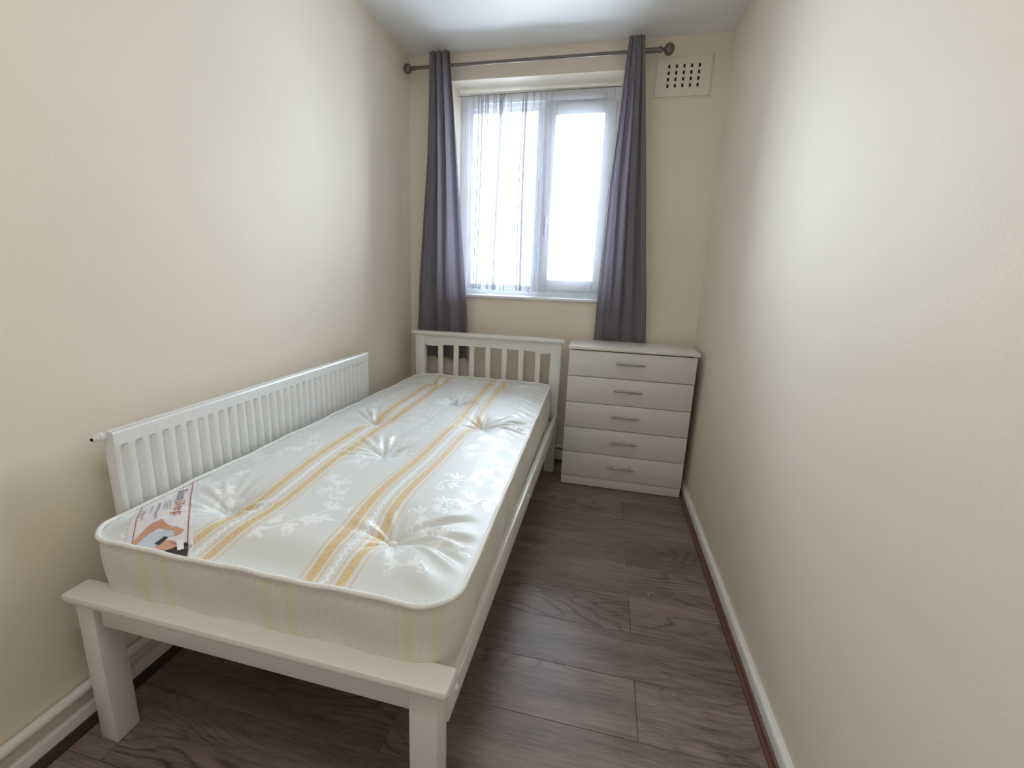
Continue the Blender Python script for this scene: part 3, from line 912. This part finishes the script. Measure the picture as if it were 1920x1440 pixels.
# ================================================================ CURTAINS
def curtain(name, lp, rp, nf, phase, seed, label, squeeze=None, zbot=.65):
    """lp/rp: lists of (z, x) for the left and right outline; nf folds"""
    def f(P_, z):
        P_ = sorted(P_)
        if z <= P_[0][0]: return P_[0][1]
        for (a, va_), (b, vb_) in zip(P_, P_[1:]):
            if z <= b: return va_ + (vb_ - va_) * (z - a) / (b - a)
        return P_[-1][1]
    nu, nv = 150, 90
    rn = random.Random(seed)
    wk = [rn.uniform(-.5, .5) for _ in range(6)]
    ztop = 2.396
    bm = bmesh.new(); G = []
    for j in range(nv + 1):
        v = j / nv; z = ztop + (zbot - ztop) * v
        a, b = f(lp, z), f(rp, z)
        row_ = []
        for i in range(nu + 1):
            u = i / nu
            uu = u + .020 * sin(2 * pi * u * 2 + wk[0] * 3) * (.5 + v)
            ph = 2 * pi * nf * uu + phase + .5 * wk[1] * sin(3 * v + wk[2])
            s_ = sin(ph)
            amp = .028 - .006 * v
            if squeeze: amp = amp + (squeeze[0] - amp) * sm(.0, 1.0, (squeeze[2] - z) / .25)
            yc = RYc + (squeeze[1] - RYc) * sm(0, 1, (squeeze[2] - z) / .35) if squeeze else RYc
            yy = yc + amp * (s_ * .85 + .15 * sin(3 * ph + wk[3])) + .004 * v * sin(9 * u + 5 * v + wk[4] * 6)
            # the sheet folds back on itself a little, so fold edges read as sharp lines
            xx = a + (b - a) * u + .009 * cos(ph) * (1 - .3 * v) * (0 if i in (0, nu) else 1) * min(1, 8 * u, 8 * (1 - u))
            zz = z + (.004 * cos(ph) if j == 0 else 0) + (.006 * sin(ph + 1) * v)
            row_.append(bm.verts.new((xx, yy, zz)))
        G.append(row_)
    for j in range(nv):
        for i in range(nu): bm.faces.new((G[j][i], G[j][i + 1], G[j + 1][i + 1], G[j + 1][i]))
    bmesh.ops.solidify(bm, geom=bm.faces[:], thickness=.0022)
    me = fin(bm, name); me.shade_smooth()
    o = link(name, me, M_curt)
    tag(o, label, 'curtain', 'grey curtains on the pewter pole')
    return o
curtain('curtain', [(2.40, .158), (2.12, .152), (1.835, .141), (1.441, .112), (1.086, .085), (.84, .068), (.62, .059)],
        [(2.39, .289), (2.113, .317), (1.83, .340), (1.444, .373), (1.098, .403), (.861, .414), (.64, .418)], 3.6, .3, 5,
        'grey curtain left of the window, hanging behind the white headboard', squeeze=(.022, D - .060, 1.2), zbot=.645)
curtain('curtain', [(2.40, 1.256), (1.996, 1.233), (1.677, 1.214), (1.308, 1.207), (1.007, 1.201), (.83, 1.200), (.6, 1.2)],
        [(2.392, 1.335), (1.991, 1.378), (1.675, 1.411), (1.313, 1.447), (1.02, 1.480), (.847, 1.498), (.6, 1.51)], 3.6, 2.2, 11,
        'grey curtain right of the window, falling behind the white chest of drawers', squeeze=(.0085, D - .024, 1.12), zbot=.62)

# sheer voile on a wire inside the window opening
YS = YF - .055
def voile():
    nu, nv = 420, 40
    zt, zb = 2.250, 1.094
    bm = bmesh.new(); G = []
    X0, X1 = .276, 1.243
    def dens(u):                                # gathered at the left and in front of the mullion
        return .25 + 1.0 * exp(-((u - .18) / .16) ** 2) + .9 * exp(-((u - .52) / .09) ** 2) + .12 * exp(-((u - .85) / .1) ** 2)
    acc = [0]
    for i in range(nu): acc.append(acc[-1] + dens((i + .5) / nu))
    for j in range(nv + 1):
        v = j / nv; row_ = []
        for i in range(nu + 1):
            u = i / nu
            dn = dens(u)
            ph = 2 * pi * (acc[i] / acc[-1] * 15 + .35 * sin(u * 23) + .25 * sin(u * 41 + 1))
            drift = .012 * sin(v * 2.4 + u * 9) * min(1, u * 8, (1 - u) * 8)
            amp = min(.017, .013 * dn) * (.55 + .45 * v)
            a2 = sin(ph + .5 * sin(v * 3 + u * 20)) + .35 * sin(ph * .37 + v * 2)
            xx = X0 + (X1 - X0) * u + drift + .004 * cos(ph) * dn * min(1, u * 20, (1 - u) * 20)
            z = zt + (zb - zt) * v - .010 * v * sin(u * pi) + .003 * v * sin(ph * .5)
            if j == 0: z += .004 * sin(ph)
            row_.append(bm.verts.new((xx, YS + amp * a2, z)))
        G.append(row_)
    for j in range(nv):
        for i in range(nu): bm.faces.new((G[j][i], G[j][i + 1], G[j + 1][i + 1], G[j + 1][i]))
    bm.verts.ensure_lookup_table()
    me = fin(bm, 'sheer_curtain'); me.shade_smooth()
    at = me.attributes.new('cloth_x', 'FLOAT', 'POINT')
    at.data.foreach_set('value', [X0 + (X1 - X0) * (i % (nu + 1)) / nu for i in range(len(me.vertices))])
    return me
tag(link('sheer_curtain', voile(), M_sheer), 'white see-through voile hanging across the whole window', 'curtain')
wire = tube_obj('curtain_wire', [(OX0, YS, 2.247), (OX1, YS, 2.255)], .0022, M_rod, n=8)
tag(wire, 'thin wire across the top of the window carrying the voile', 'wire')

# ================================================================ FILL LAMP (added fitting, unseen, above and behind the frame)
cl = thing('fill_lamp', 'added round white ceiling fitting, out of view, holding the fill light', 'lamp', (.90, -.15, H))
keep(lathe('base', [(0, .16), (.02, .16), (.03, .15)], (.90, -.15, H - .0005), (0, 0, -1), M_white, n=32), cl)
bm = bmesh.new()
tube(bm, [(.90, -.15, H - .03), (.90, -.15, H - .085)], [.150, .146], 32, caps=False)
keep(link('shade_ring', fin(bm, 'shade_ring', 1), M_white), cl)

# crumb on the floor
bm = bmesh.new(); bmesh.ops.create_icosphere(bm, subdivisions=1, radius=.0032)
for v in bm.verts: v.co.z *= .5
bmesh.ops.translate(bm, vec=(1.501, 1.277, .0016), verts=bm.verts)
tag(link('paper_scrap', fin(bm, 'paper_scrap'), M_white), 'tiny white scrap lying on the dark floor by the right wall', 'debris')
